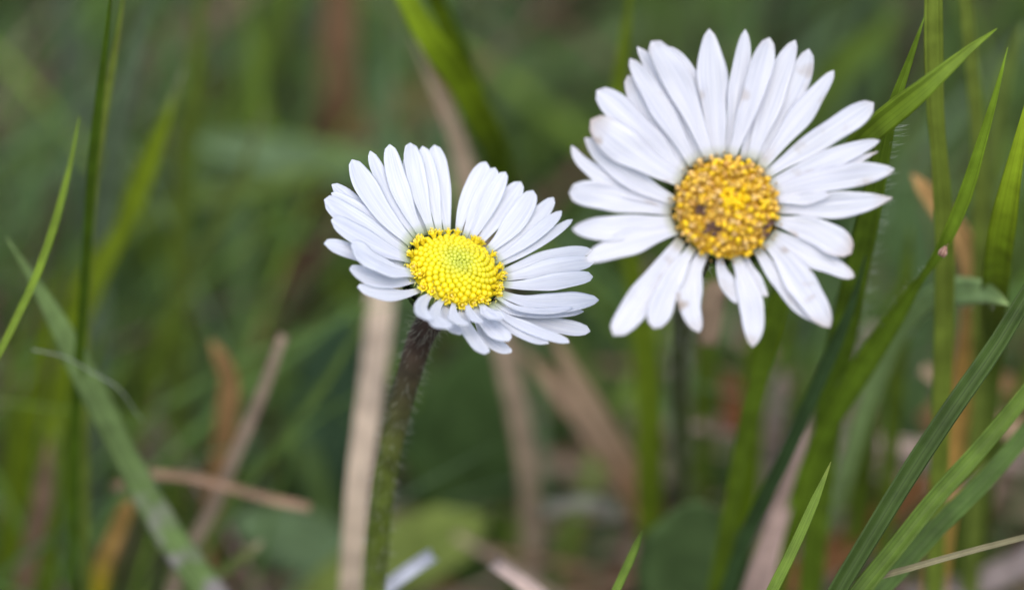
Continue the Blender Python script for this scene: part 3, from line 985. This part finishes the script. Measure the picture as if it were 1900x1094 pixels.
# (label, pixels from the tip down, width px, colour, mm behind focus, options)
GREEN = [
    ('slender bright green blade curving up from the left edge of the picture', [(148, 215), (122, 340), (72, 500), (18, 615), (-40, 730)], [15, 17, 16, 15], (96, 128, 26), [20, 12, 4], {}),
    ('tall thin dark green blade leaving by the top edge, left of a paler twin', [(212, -60), (190, 130), (172, 300), (160, 480), (150, 620), (140, 780)], 21, (62, 92, 14), 20, {}),
    ('paler thin blade crossing the top edge just right of a dark one', [(236, -60), (219, 60), (203, 150), (186, 260), (166, 430), (160, 600)], 19, (104, 128, 44), 26, {}),
    ('broad sage green blade with grey mildew slanting across the lower left corner', [(12, 440), (75, 540), (150, 680), (235, 850), (310, 985), (395, 1110)], [36, 56, 60, 60, 66, 72], (104, 136, 70), 20, {'mat': 'mildew', 'fold': 0.2}),
    ('folded olive blade with a grey pointed tip behind the thin dark blade', [(342, 125), (300, 240), (262, 340), (225, 430), (170, 520), (130, 640)], [22, 44, 50, 40, 70, 40], (104, 132, 22), 50, {'tipcol': (120, 130, 95)}),
    ('bluish green blurred blade leaning right of the tall thin pair', [(296, -40), (240, 130), (205, 320), (185, 500), (178, 700)], 50, (86, 110, 72), 62, {}),
    ('very wide soft grey-green upright blade near the top left corner', [(120, -60), (140, 120), (160, 300), (175, 480)], 84, (84, 106, 74), 100, {}),
    ('soft olive upright blade crossing the top edge at the left third', [(374, -60), (362, 150), (344, 300), (334, 480), (330, 640)], 44, (92, 118, 38), 72, {}),
    ('wide soft olive blade slanting down left from the top edge', [(560, -60), (490, 110), (425, 230), (350, 360), (290, 520)], 74, (88, 114, 34), 92, {}),
    ('narrow grey-tipped green blade left of the bluish leaf', [(490, 205), (452, 320), (400, 430), (330, 550), (240, 690)], 26, (86, 108, 42), 66, {'tipcol': (110, 115, 85)}),
    ('green blade lying almost level below the bluish leaf', [(660, 285), (560, 325), (460, 352), (340, 375), (230, 420)], 34, (90, 118, 34), 70, {}),
    ('short dark green blade with its tip beside the mildewed blade', [(196, 608), (178, 665), (160, 730), (150, 820)], 20, (74, 102, 30), 38, {}),
    ('bright soft blade in the lower left corner, beside the dark short one', [(108, 540), (75, 680), (48, 830), (25, 1000), (10, 1100)], 44, (98, 126, 20), 52, {}),
    ('thin soft green blade standing upright behind the mildewed blade', [(150, 600), (132, 740), (125, 850), (105, 980), (95, 1100)], 26, (84, 112, 26), 42, {}),
    ('soft green blade rising along the left edge low in the frame', [(30, 600), (22, 760), (12, 900), (5, 1100)], 36, (92, 120, 28), 60, {}),
    ('thin green blade slanting down from behind the front daisy to the lower left', [(690, 555), (640, 650), (590, 730), (520, 820), (455, 900), (400, 980)], [16, 22, 24, 24], (84, 114, 48), 40, {}),
    ('short green blade with a pale worn tip near the bottom edge, left of the straw', [(486, 1003), (440, 1040), (380, 1085), (330, 1130)], 22, (92, 112, 50), 28, {'tipcol': (150, 145, 110), 'tip': 'round'}),
    ('soft olive blade standing left of the orange curled blade', [(330, 540), (285, 690), (245, 830), (215, 960)], 34, (88, 114, 30), 60, {}),
    ('dim green blade leaning right above the level dry stem', [(640, 560), (560, 640), (470, 720), (400, 790), (330, 860)], 40, (76, 104, 44), 74, {}),
    ('bright green arching blade falling from the top edge between the daisies', [(700, -130), (745, -20), (795, 70), (850, 145), (893, 225), (925, 305), (935, 400), (910, 540), (880, 680)], [40, 60, 66, 64, 60, 56, 50, 40], (118, 152, 24), [42, 42, 50, 80, 92], {'tip': 'cut', 'fold': 0.22}),
    ('darker green blade tucked behind the bright arching one at the top edge', [(780, -90), (808, 0), (852, 100), (893, 190), (915, 300), (900, 450), (885, 620)], 40, (84, 112, 14), [50, 54, 80, 94], {'tip': 'cut'}),
    ('soft green blade running down right below the front daisy', [(1030, 590), (1075, 660), (1125, 745), (1165, 830), (1200, 920)], 36, (88, 114, 50), 62, {}),
    ('small sharp green blade tip near the bottom edge under the gap between daisies', [(1192, 983), (1168, 1040), (1138, 1105)], 19, (86, 116, 34), [-2, -8], {}),
    ('bright green blade seen above and below the left petals of the facing daisy', [(1175, -60), (1163, 40), (1152, 120), (1142, 200), (1152, 380), (1185, 560), (1204, 720), (1206, 860)], [36, 40, 36, 34, 40, 52, 56, 56], (96, 124, 24), 44, {}),
    ('wide dim green blade lying slantwise above the front daisy', [(1240, 20), (1100, 80), (1000, 125), (900, 180)], 74, (84, 112, 58), 115, {}),
    ('bright green upright blade directly under the lowest petal of the facing daisy', [(1420, 500), (1405, 640), (1400, 740), (1392, 860), (1385, 960)], 46, (88, 120, 16), 48, {}),
    ('soft green upright blade left of the lowest petal of the facing daisy', [(1320, 560), (1308, 700), (1300, 820), (1290, 930)], 54, (84, 112, 30), 58, {}),
    ('sharp short green blade tip standing up from the bottom edge, lower right', [(1542, 856), (1512, 928), (1472, 1018), (1428, 1105)], [18, 23, 26], (92, 124, 34), [-6, -13], {'tipcol': (120, 140, 60)}),
    ('dark green grooved blade crossing the lower right corner, leftmost of three', [(1990, 420), (1910, 540), (1850, 638), (1770, 752), (1690, 872), (1620, 985), (1545, 1110)], [36, 40, 42, 44, 44, 42, 40], (58, 84, 28), [4, 1, -4, -8, -12], {'tip': 'cut', 'fold': 0.6}),
    ('mid green blade crossing the lower right corner, middle of three', [(1990, 620), (1910, 722), (1820, 830), (1730, 930), (1660, 1018), (1585, 1110)], [38, 38, 40, 42], (86, 118, 36), [4, 0, -5, -10], {'tip': 'cut', 'fold': 0.5}),
    ('mid green blade crossing the lower right corner, rightmost of three', [(1990, 690), (1910, 795), (1830, 888), (1745, 972), (1672, 1052), (1610, 1118)], [40, 40, 42, 44], (80, 112, 44), [9, 5, 0, -4], {'tip': 'cut', 'fold': 0.5}),
    ('thin wiry stem crossing just above the lower right corner', [(1990, 970), (1900, 996), (1800, 1022), (1690, 1053), (1560, 1094), (1500, 1130)], 14, (124, 128, 84), [-6, -9], {'tip': 'cut'}),
    ('hairy green blade rising behind the right petals of the facing daisy', [(1716, 30), (1690, 105), (1655, 205), (1632, 300), (1612, 400), (1588, 510), (1560, 640), (1535, 790)], [34, 40, 44, 50, 56, 62, 64, 60], (106, 142, 36), [7, 9, 14, 22], {'hairs': (0.45, 0.92, 170, 1, 0.0011)}),
    ('green blade with a fine point slanting across others at the upper right', [(1850, 53), (1790, 98), (1722, 158), (1655, 212), (1612, 248), (1560, 320), (1500, 430)], [40, 50, 54, 54, 50, 46], (98, 130, 30), [6, 4, 6, 12], {}),
    ('tall upright yellow-green blade crossing the top edge at the upper right', [(1732, -80), (1732, 80), (1735, 200), (1745, 320), (1752, 440), (1752, 570), (1748, 720)], [44, 46, 36, 42, 44, 42], (110, 136, 44), 15, {'tip': 'cut'}),
    ('soft green blade upright behind the upper right blades', [(1785, -60), (1802, 110), (1812, 220), (1818, 400), (1816, 560), (1815, 720)], 32, (104, 128, 46), 32, {'tip': 'cut'}),
    ('twisted green blade, pinched thin beside the tiny brown husk', [(1870, 88), (1846, 180), (1818, 275), (1790, 365), (1752, 452), (1700, 530), (1640, 620), (1580, 715), (1530, 800)], [24, 34, 36, 28, 14, 44, 52, 50, 44], (112, 150, 34), [7, 7, 8, 14, 20], {'hairs': (0.6, 0.8, 50, -1, 0.0004)}),
    ('broad bright green blade cut off by the right edge', [(1925, 120), (1888, 280), (1862, 410), (1848, 520), (1842, 630)], [40, 60, 60, 50], (142, 178, 36), [8, 8, 12, 30], {'fold': 0.3, 'lowcol': (96, 124, 40)}),
    ('dark thin blade with its tip below the right petals of the facing daisy', [(1608, 466), (1582, 560), (1545, 650), (1500, 750), (1455, 850), (1400, 960)], [20, 28, 32, 32], (54, 82, 38), 14, {}),
    ('soft green blade low on the right, behind the twisted blade', [(1665, 520), (1640, 620), (1622, 740), (1605, 860), (1590, 980)], 44, (86, 114, 28), 44, {}),
    ('soft green upright blade near the right edge under the pale leaf', [(1850, 560), (1838, 680), (1826, 780), (1815, 880)], 42, (92, 120, 40), 34, {}),
    ('soft green blade in the gap right of the facing daisy', [(1690, 420), (1680, 540), (1668, 660), (1655, 800)], 36, (88, 116, 30), 40, {}),
    ('soft wide green blade slanting behind the top right of the facing daisy', [(1680, 10), (1620, 70), (1540, 150), (1450, 260)], 56, (86, 116, 34), 84, {}),
    ('dim green upright blade at the top edge above the facing daisy', [(1290, -60), (1270, 60), (1240, 160), (1215, 280)], 60, (84, 110, 56), 96, {}),
    ('soft yellow-green blade leaning in the top right corner', [(1900, 40), (1870, 120), (1850, 230), (1840, 330)], 34, (100, 126, 50), 46, {}),
    ('soft green blade slanting down from the right edge, low', [(1930, 640), (1890, 740), (1840, 850), (1790, 960)], 44, (90, 118, 36), 50, {}),
    ('dim green blade rising behind the rounded dark leaf', [(1500, 640), (1480, 760), (1465, 880), (1440, 990)], 40, (78, 106, 34), 56, {}),
    ('bright soft blade below the facing daisy, right of its longest lower petal', [(1470, 560), (1452, 680), (1440, 800), (1425, 900)], 34, (90, 120, 14), 60, {}),
]
for lab, pts, w, colr, Y, opt in GREEN:
    o = dict(opt)
    mt = M_MILDEW if o.pop('mat', None) == 'mildew' else M_GRASS
    blade('grass_blade', lab, pts, w, colr, Y, 'grass blade', GG, mat=mt, **o)

DRY = [
    ('broad soft brown dead blade standing at the top edge left of the front daisy', [(632, -60), (630, 60), (627, 160), (618, 240), (600, 330)], 66, (128, 98, 72), 92, {'tip': 'cut', 'lowcol': (70, 46, 28)}),
    ('soft brown dead blade lying slantwise above the front daisy', [(890, 140), (780, 180), (690, 228), (610, 275), (560, 300)], 58, (122, 98, 68), 108, {'tip': 'cut', 'rooted': False}),
    ('long pale dead blade running behind the front daisy from the top to the lower middle', [(765, 70), (800, 150), (838, 230), (862, 310), (885, 420), (912, 540), (938, 660), (962, 770), (980, 880), (985, 990)], [18, 38, 48, 50, 48, 46, 44, 42, 40, 38], (158, 140, 118), [58, 56, 54, 54], {}),
    ('broad whitish straw standing behind the stem of the front daisy', [(712, 440), (708, 540), (698, 650), (682, 770), (666, 890), (650, 1110)], [46, 52, 50, 48, 46, 44], (180, 162, 140), [62, 54, 44, 34, 28, 24], {'tip': 'cut', 'tipcol': (150, 126, 100)}),
    ('orange-brown curled blade in the lower left, nearest the level dry stem', [(392, 632), (422, 690), (420, 780), (405, 880), (392, 960)], [24, 42, 42, 36], (138, 108, 70), 44, {'tip': 'round'}),
    ('short orange and yellow dead blade low beside the mildewed blade', [(240, 925), (218, 985), (192, 1050), (180, 1110)], [30, 38, 36], (150, 120, 66), 30, {'tip': 'round', 'lowcol': (150, 136, 30)}),
    ('thin grey dry stalk leaning left, crossing the level dry stem', [(526, 622), (490, 720), (440, 835), (392, 945), (350, 1020)], [20, 22, 24, 24], (150, 132, 114), 33, {'tip': 'cut'}),
    ('level dry brown stem lying across the lower left with a blunt end', [(576, 941), (505, 926), (420, 902), (345, 884), (262, 882), (210, 905)], [18, 16, 16, 16, 16], (150, 122, 100), [29, 30, 31], {'tip': 'cut', 'rooted': False}),
    ('dull pinkish dead blade low on the left edge', [(92, 810), (78, 930), (55, 1030), (40, 1110)], 34, (128, 102, 84), 46, {}),
    ('brown dead blade slanting down right under the front daisy, upper of a pair', [(1015, 590), (1060, 690), (1120, 790), (1180, 890), (1225, 980)], [30, 42, 42, 40], (164, 140, 114), 50, {'lowcol': (146, 112, 76)}),
    ('brown dead blade slanting down right under the front daisy, lower of a pair', [(950, 630), (1020, 705), (1090, 790), (1155, 885), (1205, 985)], [30, 40, 42, 42], (154, 130, 106), 55, {'lowcol': (138, 104, 72)}),
    ('short pale grey cut stalk at the bottom edge right of the stem', [(802, 1030), (762, 1056), (712, 1094), (680, 1125)], 30, (186, 188, 196), [16, 10], {'tip': 'cut', 'fold': 0.7}),
    ('short pinkish-white cut stalk at the bottom edge, middle of the picture', [(918, 1042), (955, 1068), (1000, 1102), (1030, 1130)], 32, (196, 174, 162), [14, 8], {'tip': 'cut', 'fold': 0.7}),
    ('pale folded straw rising from the bottom edge right of the rounded dark leaf', [(1500, 760), (1486, 830), (1458, 920), (1428, 1010), (1402, 1110)], [14, 26, 34, 44, 60], (170, 146, 134), [30, 24, 18], {'fold': 0.6}),
    ('level pale straw lying across the lower right behind the green blades', [(1270, 778), (1400, 800), (1520, 820), (1660, 836), (1800, 846), (1920, 856)], 36, (152, 132, 122), 58, {'tip': 'cut', 'rooted': False}),
    ('short bright straw lying level in the middle of the lower right', [(1622, 818), (1690, 828), (1790, 838)], 28, (184, 164, 150), 52, {'tip': 'cut', 'rooted': False}),
    ('brown dead blade slanting up right low in the frame under the green blades', [(1725, 880), (1690, 912), (1610, 985), (1520, 1045), (1450, 1085)], [44, 58, 62, 56], (132, 92, 56), 44, {'tip': 'round'}),
    ('orange-yellow dead blade bending down between the upper right blades', [(1692, 322), (1742, 385), (1792, 455), (1808, 550), (1802, 640), (1786, 720)], [26, 40, 46, 52, 52, 46], (188, 150, 96), 34, {'tip': 'round', 'lowcol': (190, 150, 78)}),
    ('short pale straw slanting beside the dark green grooved blade', [(1712, 682), (1752, 712), (1805, 752)], 26, (184, 160, 132), 40, {'tip': 'cut', 'rooted': False}),
    ('tan straw lying near the right edge under the green blades', [(1820, 760), (1870, 790), (1930, 820)], 40, (170, 146, 116), 46, {'tip': 'cut', 'rooted': False}),
    ('pale straw filling the slit between two lower right blades', [(1860, 840), (1790, 912), (1720, 985), (1650, 1062), (1600, 1115)], [14, 18, 18], (176, 158, 150), 16, {}),
    ('grey dead blade lying along the bottom right edge', [(1960, 1010), (1860, 1062), (1760, 1098), (1680, 1120)], 50, (142, 130, 126), 34, {'tip': 'cut', 'rooted': False}),
    ('dull dry blade upright among the blades under the facing daisy', [(1452, 690), (1440, 760), (1432, 850), (1425, 930)], [26, 44, 44, 36], (150, 138, 128), 58, {'tip': 'round'}),
    ('pinkish dry scrap standing under the lower petals of the facing daisy', [(1330, 520), (1322, 560), (1318, 605), (1314, 640)], [40, 44, 30], (170, 146, 122), 30, {'tip': 'round', 'rooted': False}),
    ('pale tan straw crossing the lower right, just under the long level straw', [(1560, 872), (1660, 880), (1760, 902), (1850, 912)], 26, (164, 142, 124), 54, {'tip': 'cut', 'rooted': False}),
    ('brown curled dead leaf strip lying under the orange-yellow blade', [(1880, 700), (1830, 730), (1770, 745), (1715, 790)], [34, 44, 40], (150, 112, 80), 56, {'tip': 'round', 'rooted': False}),
    ('grey straw standing crooked under the right petals of the facing daisy', [(1620, 600), (1600, 680), (1592, 760), (1570, 840)], [24, 30, 30], (160, 146, 134), 54, {'tip': 'cut'}),
    ('pale scrap of straw left of the facing daisy stem, low', [(1150, 950), (1075, 930), (1010, 945)], 26, (124, 124, 112), 52, {'tip': 'cut', 'rooted': False}),
    ('dull brown dead strip in the dark under the front daisy petals', [(560, 470), (520, 560), (470, 640)], [40, 60, 50], (92, 66, 48), 96, {'tip': 'round', 'rooted': False}),
    ('soft tan dead strip in the top left corner', [(-40, 250), (30, 190), (90, 140), (150, 110)], [50, 60, 50], (136, 118, 104), 110, {'tip': 'cut', 'rooted': False}),
    ('soft pinkish dead strip slanting near the top edge, left third', [(470, -30), (380, 40), (310, 80), (240, 140)], [50, 60, 50], (122, 100, 86), 112, {'tip': 'cut', 'rooted': False}),
    ('rusty brown scrap of dead leaf low under the facing daisy', [(1352, 700), (1362, 745), (1356, 800)], [40, 44, 36], (140, 92, 62), 56, {'tip': 'round', 'rooted': False}),
]
for lab, pts, w, colr, Y, opt in DRY:
    blade('dry_grass_blade', lab, pts, w, colr, Y, 'dry grass', GD, mat=M_STRAW, **opt)

# broad leaves: (label, midrib pixels tip first, widths, colour, Y)
LEAVES = [
    ('bluish green broad leaf, soft, left of the front daisy', [(350, 262), (430, 275), (520, 292), (600, 300), (690, 296)], [10, 60, 78, 74, 50], (92, 118, 92), 78, {}),
    ('yellow-green broad leaf at the bottom edge right of the front stem', [(905, 960), (860, 985), (800, 1010), (730, 1040), (640, 1075)], [30, 120, 150, 130, 90], (116, 136, 76), 58, {}),
    ('rounded dark green leaf standing at the bottom edge under the facing daisy', [(1292, 926), (1290, 985), (1286, 1050), (1280, 1120)], [60, 200, 214, 190], (76, 100, 66), 30, {}),
    ('dark bluish broad leaf standing behind the front stem, on its left', [(640, 560), (622, 660), (610, 780), (600, 900)], [40, 130, 150, 110], (66, 94, 78), 86, {}),
    ('dark green broad leaf behind the front stem, on its right', [(900, 640), (880, 740), (862, 850), (850, 950)], [60, 210, 240, 160], (66, 92, 56), 72, {}),
    ('grey-green soft leaf at the bottom left of the whitish straw', [(430, 960), (500, 985), (570, 1010), (640, 1050)], [30, 110, 130, 100], (92, 118, 92), 60, {}),
    ('small pale green leaf with tiny white hairs near the right edge', [(1872, 566), (1835, 545), (1790, 540), (1735, 552)], [8, 44, 58, 40], (150, 180, 130), [12, 18, 26], {'hairs': (0.6, 0.98, 40, 1, 0.0006)}),
    ('dim green broad leaf behind the facing daisy, on its left', [(1090, 200), (1100, 300), (1110, 400), (1120, 500)], [60, 150, 160, 110], (74, 100, 66), 104, {}),
    ('dark green broad leaf behind the middle blades, above the front daisy', [(940, 190), (1000, 250), (1040, 330), (1070, 420)], [40, 120, 140, 110], (78, 102, 56), 110, {}),
    ('teal-green soft leaf behind the upper right blades', [(1660, 330), (1690, 430), (1700, 540), (1700, 640)], [40, 90, 110, 80], (84, 112, 80), 78, {}),
]
for lab, pts, w, colr, Y, opt in LEAVES:
    blade('broad_leaf', lab, pts, w, colr, Y, 'leaf', GL, mat=M_LEAF, tip='round', fold=0.12, **opt)

# the tiny husk stuck to the twisted blade
hc = at_y(1750, 467, 7.0)
mb = MB()
ax = (RIGHT * 0.45 + UP * 0.9).normalized()
bud(mb, hc, ax, 0.00030, 0.00046, tuple(lin((150, 112, 96))), tuple(lin((120, 80, 64))))
rnd = random.Random(3)
for k in range(7):
    an = k * 0.9
    o = Matrix.Rotation(an, 3, ax) @ ax.orthogonal().normalized()
    tube(mb, [hc + o * 0.00027 - ax * 0.0004, hc + o * 0.00032, hc + o * 0.0001 + ax * 0.00048], [0.00004, 0.00006, 0.00003], [tuple(lin((186, 150, 132)))] * 3, seg=5)
for k in range(4):
    hair(mb, hc + ax * 0.0004, (ax + Vector((rnd.gauss(0, .5), rnd.gauss(0, .5), rnd.gauss(0, .5)))).normalized(), 0.0005, 0.00002, tuple(lin((150, 120, 90))))
tag(mb.build('seed_husk', M_FLORET, origin=hc.copy()), 'tiny dried pinkish-brown husk stuck to the twisted green blade', 'seed husk')

# spider threads
for lab, pts in (('fine pale spider thread curving over the mildewed blade', [(60, 648, 16), (120, 662, 17), (170, 690, 18), (215, 716, 18), (248, 758, 19), (264, 780, 20)]),):
    P = catmull([at_y(x, y, Y) for x, y, Y in pts], 30)
    mb = MB(); tube(mb, P, [0.00004] * 31, [tuple(lin((190, 195, 185)))] * 31, seg=6)
    tag(mb.build('spider_thread', M_HAIR, origin=P[0].copy()), lab, 'thread')

# ------------------------------------------------------------------ undergrowth: grass nobody could count
rnd = random.Random(77)
PAL = [((82, 114, 50), 6), ((74, 106, 46), 6), ((94, 126, 38), 4), ((88, 116, 72), 4), ((66, 96, 50), 4), ((112, 104, 80), 1.2), ((138, 120, 102), 0.8), ((92, 72, 54), 0.6)]
def pick():
    t = rnd.random() * sum(w for _, w in PAL)
    for c, w in PAL:
        t -= w
        if t < 0:
            return pig(c) * 1.22
    return pig(PAL[0][0])

def wild_blade(mb, root, h, lean, az, w, c):
    n = 7
    d = Vector((math.cos(az), math.sin(az), 0))
    s = Vector((-math.sin(az + rnd.uniform(-1.3, 1.3)), math.cos(az), 0)).normalized()
    V, U, T, F = [], [], [], []
    for i in range(n + 1):
        v = i / n
        p = root + Vector((0, 0, 1)) * h * (v - 0.25 * lean * v * v) + d * h * lean * v * v
        ww = w * (0.7 + 0.3 * smooth01(v * 3)) * min(1, (1.02 - v) * 2.4) * 0.5
        k = p + Vector((0, 0, 0))
        V += [k - s * ww, k + d * ww * 0.35 * -1, k + s * ww]
        U += [(0, v), (0.5, v), (1, v)]
        T += [tuple(c)] * 3
    for i in range(n):
        a = i * 3
        F += [(a, a + 1, a + 4, a + 3), (a + 1, a + 2, a + 5, a + 4)]
    mb.add(V, F, U, T)

mb = MB()
# behind the daisies
cnt = 0
while cnt < 2800:
    x = rnd.uniform(-0.26, 0.26); y = rnd.uniform(0.075, 0.42)
    h = rnd.uniform(0.03, 0.085) * (0.8 + 0.5 * smooth01((y - 0.1) / 0.2))
    lean = abs(rnd.gauss(0.35, 0.35)); az = rnd.uniform(0, 6.283)
    if y < 0.11 and math.sin(az) < -0.2:
        az = -az
    wild_blade(mb, Vector((x, y, ground_z(x, y) - 0.001)), h, min(lean, 1.1), az, rnd.uniform(0.0011, 0.0028), pick() * rnd.uniform(0.75, 1.15))
    cnt += 1
# finer blades at middle distance, most leaning to the right
cnt = 0
while cnt < 520:
    x = rnd.uniform(-0.12, 0.12); y = rnd.uniform(0.045, 0.15)
    if -0.016 < x * 350 / (350 + y * 1000) < 0.014 and rnd.random() < 0.85:
        continue
    az = rnd.gauss(0.25, 0.5) if rnd.random() < 0.7 else rnd.gauss(3.0, 0.5)
    wild_blade(mb, Vector((x, y, ground_z(x, y) - 0.001)), rnd.uniform(0.03, 0.08), min(1.3, abs(rnd.gauss(0.65, 0.35))), az,
               rnd.uniform(0.0006, 0.0014), pick() * rnd.uniform(0.9, 1.25))
    cnt += 1
# short growth under and around the daisies, below what the lens sees
cnt = 0
while cnt < 1400:
    x = rnd.uniform(-0.28, 0.28); y = rnd.uniform(-0.2, 0.085)
    top = 0.26 - (y + 0.303) * 0.70 - 0.010
    h = min(rnd.uniform(0.012, 0.05), top)
    if h > 0.006:
        wild_blade(mb, Vector((x, y, ground_z(x, y) - 0.001)), h, min(abs(rnd.gauss(0.3, 0.3)), 0.9), rnd.uniform(0, 6.283), rnd.uniform(0.0014, 0.0032), pick() * rnd.uniform(0.75, 1.1))
    cnt += 1
tag(mb.build('undergrowth_grass', M_UNDER), kind='stuff')

# dead litter and small leaves on the soil
mb = MB()
for _ in range(1600):
    x = rnd.uniform(-0.25, 0.25); y = rnd.uniform(-0.12, 0.42)
    z = ground_z(x, y) + rnd.uniform(0.001, 0.007)
    az = rnd.uniform(0, 6.283)
    L = rnd.uniform(0.008, 0.035)
    d = Vector((math.cos(az), math.sin(az), rnd.uniform(-0.15, 0.3)))
    s = Vector((-d.y, d.x, rnd.uniform(-0.4, 0.4))).normalized()
    w = rnd.uniform(0.0008, 0.0025)
    c = lin(rnd.choice([(120, 96, 72), (150, 130, 108), (84, 60, 40), (96, 74, 52), (70, 90, 40), (60, 80, 40)])) * rnd.uniform(0.7, 1.1)
    V, U, F = [], [], []
    for i in range(6):
        v = i / 5
        p = Vector((x, y, z)) + d * L * v + Vector((0, 0, -0.004 * v * v))
        p.z = max(p.z, ground_z(p.x, p.y) + 0.0004)
        V += [p - s * w * 0.5, p + s * w * 0.5]; U += [(0, v), (1, v)]
    F = [(2 * i, 2 * i + 1, 2 * i + 3, 2 * i + 2) for i in range(5)]
    mb.add(V, F, U, tuple(c))
tag(mb.build('leaf_litter', M_UNDER), kind='stuff')

# tangle of fine dead straw low in the grass on the right
mb = MB()
rnd = random.Random(41)
for _ in range(150):
    y = rnd.uniform(0.03, 0.10)
    x = rnd.uniform(-0.002, 0.062) * (350 + y * 1000) / 350
    z = rnd.uniform(0.002, 0.020)
    az = rnd.gauss(0, 0.5) + (math.pi if rnd.random() < 0.5 else 0)
    L = rnd.uniform(0.012, 0.035)
    d = Vector((math.cos(az), math.sin(az), rnd.gauss(0.0, 0.28)))
    p0 = Vector((x, y, z))
    pts = [p0, p0 + d * L * 0.5 + Vector((0, 0, rnd.uniform(-0.002, 0.003))), p0 + d * L + Vector((0, 0, rnd.uniform(-0.005, 0.001)))]
    for q in pts:
        q.z = max(q.z, ground_z(q.x, q.y) + 0.0006)
    ln = catmull(pts, 8)
    c = lin(rnd.choice([(176, 156, 134), (160, 140, 122), (190, 172, 150), (146, 120, 94), (128, 98, 70)])) * rnd.uniform(0.75, 1.1)
    w = rnd.uniform(0.0004, 0.0014)
    ribbon(mb, ln, [w] * 9, [tuple(c)] * 9, seed=_)
tag(mb.build('dead_straw_litter', M_STRAW), kind='stuff')
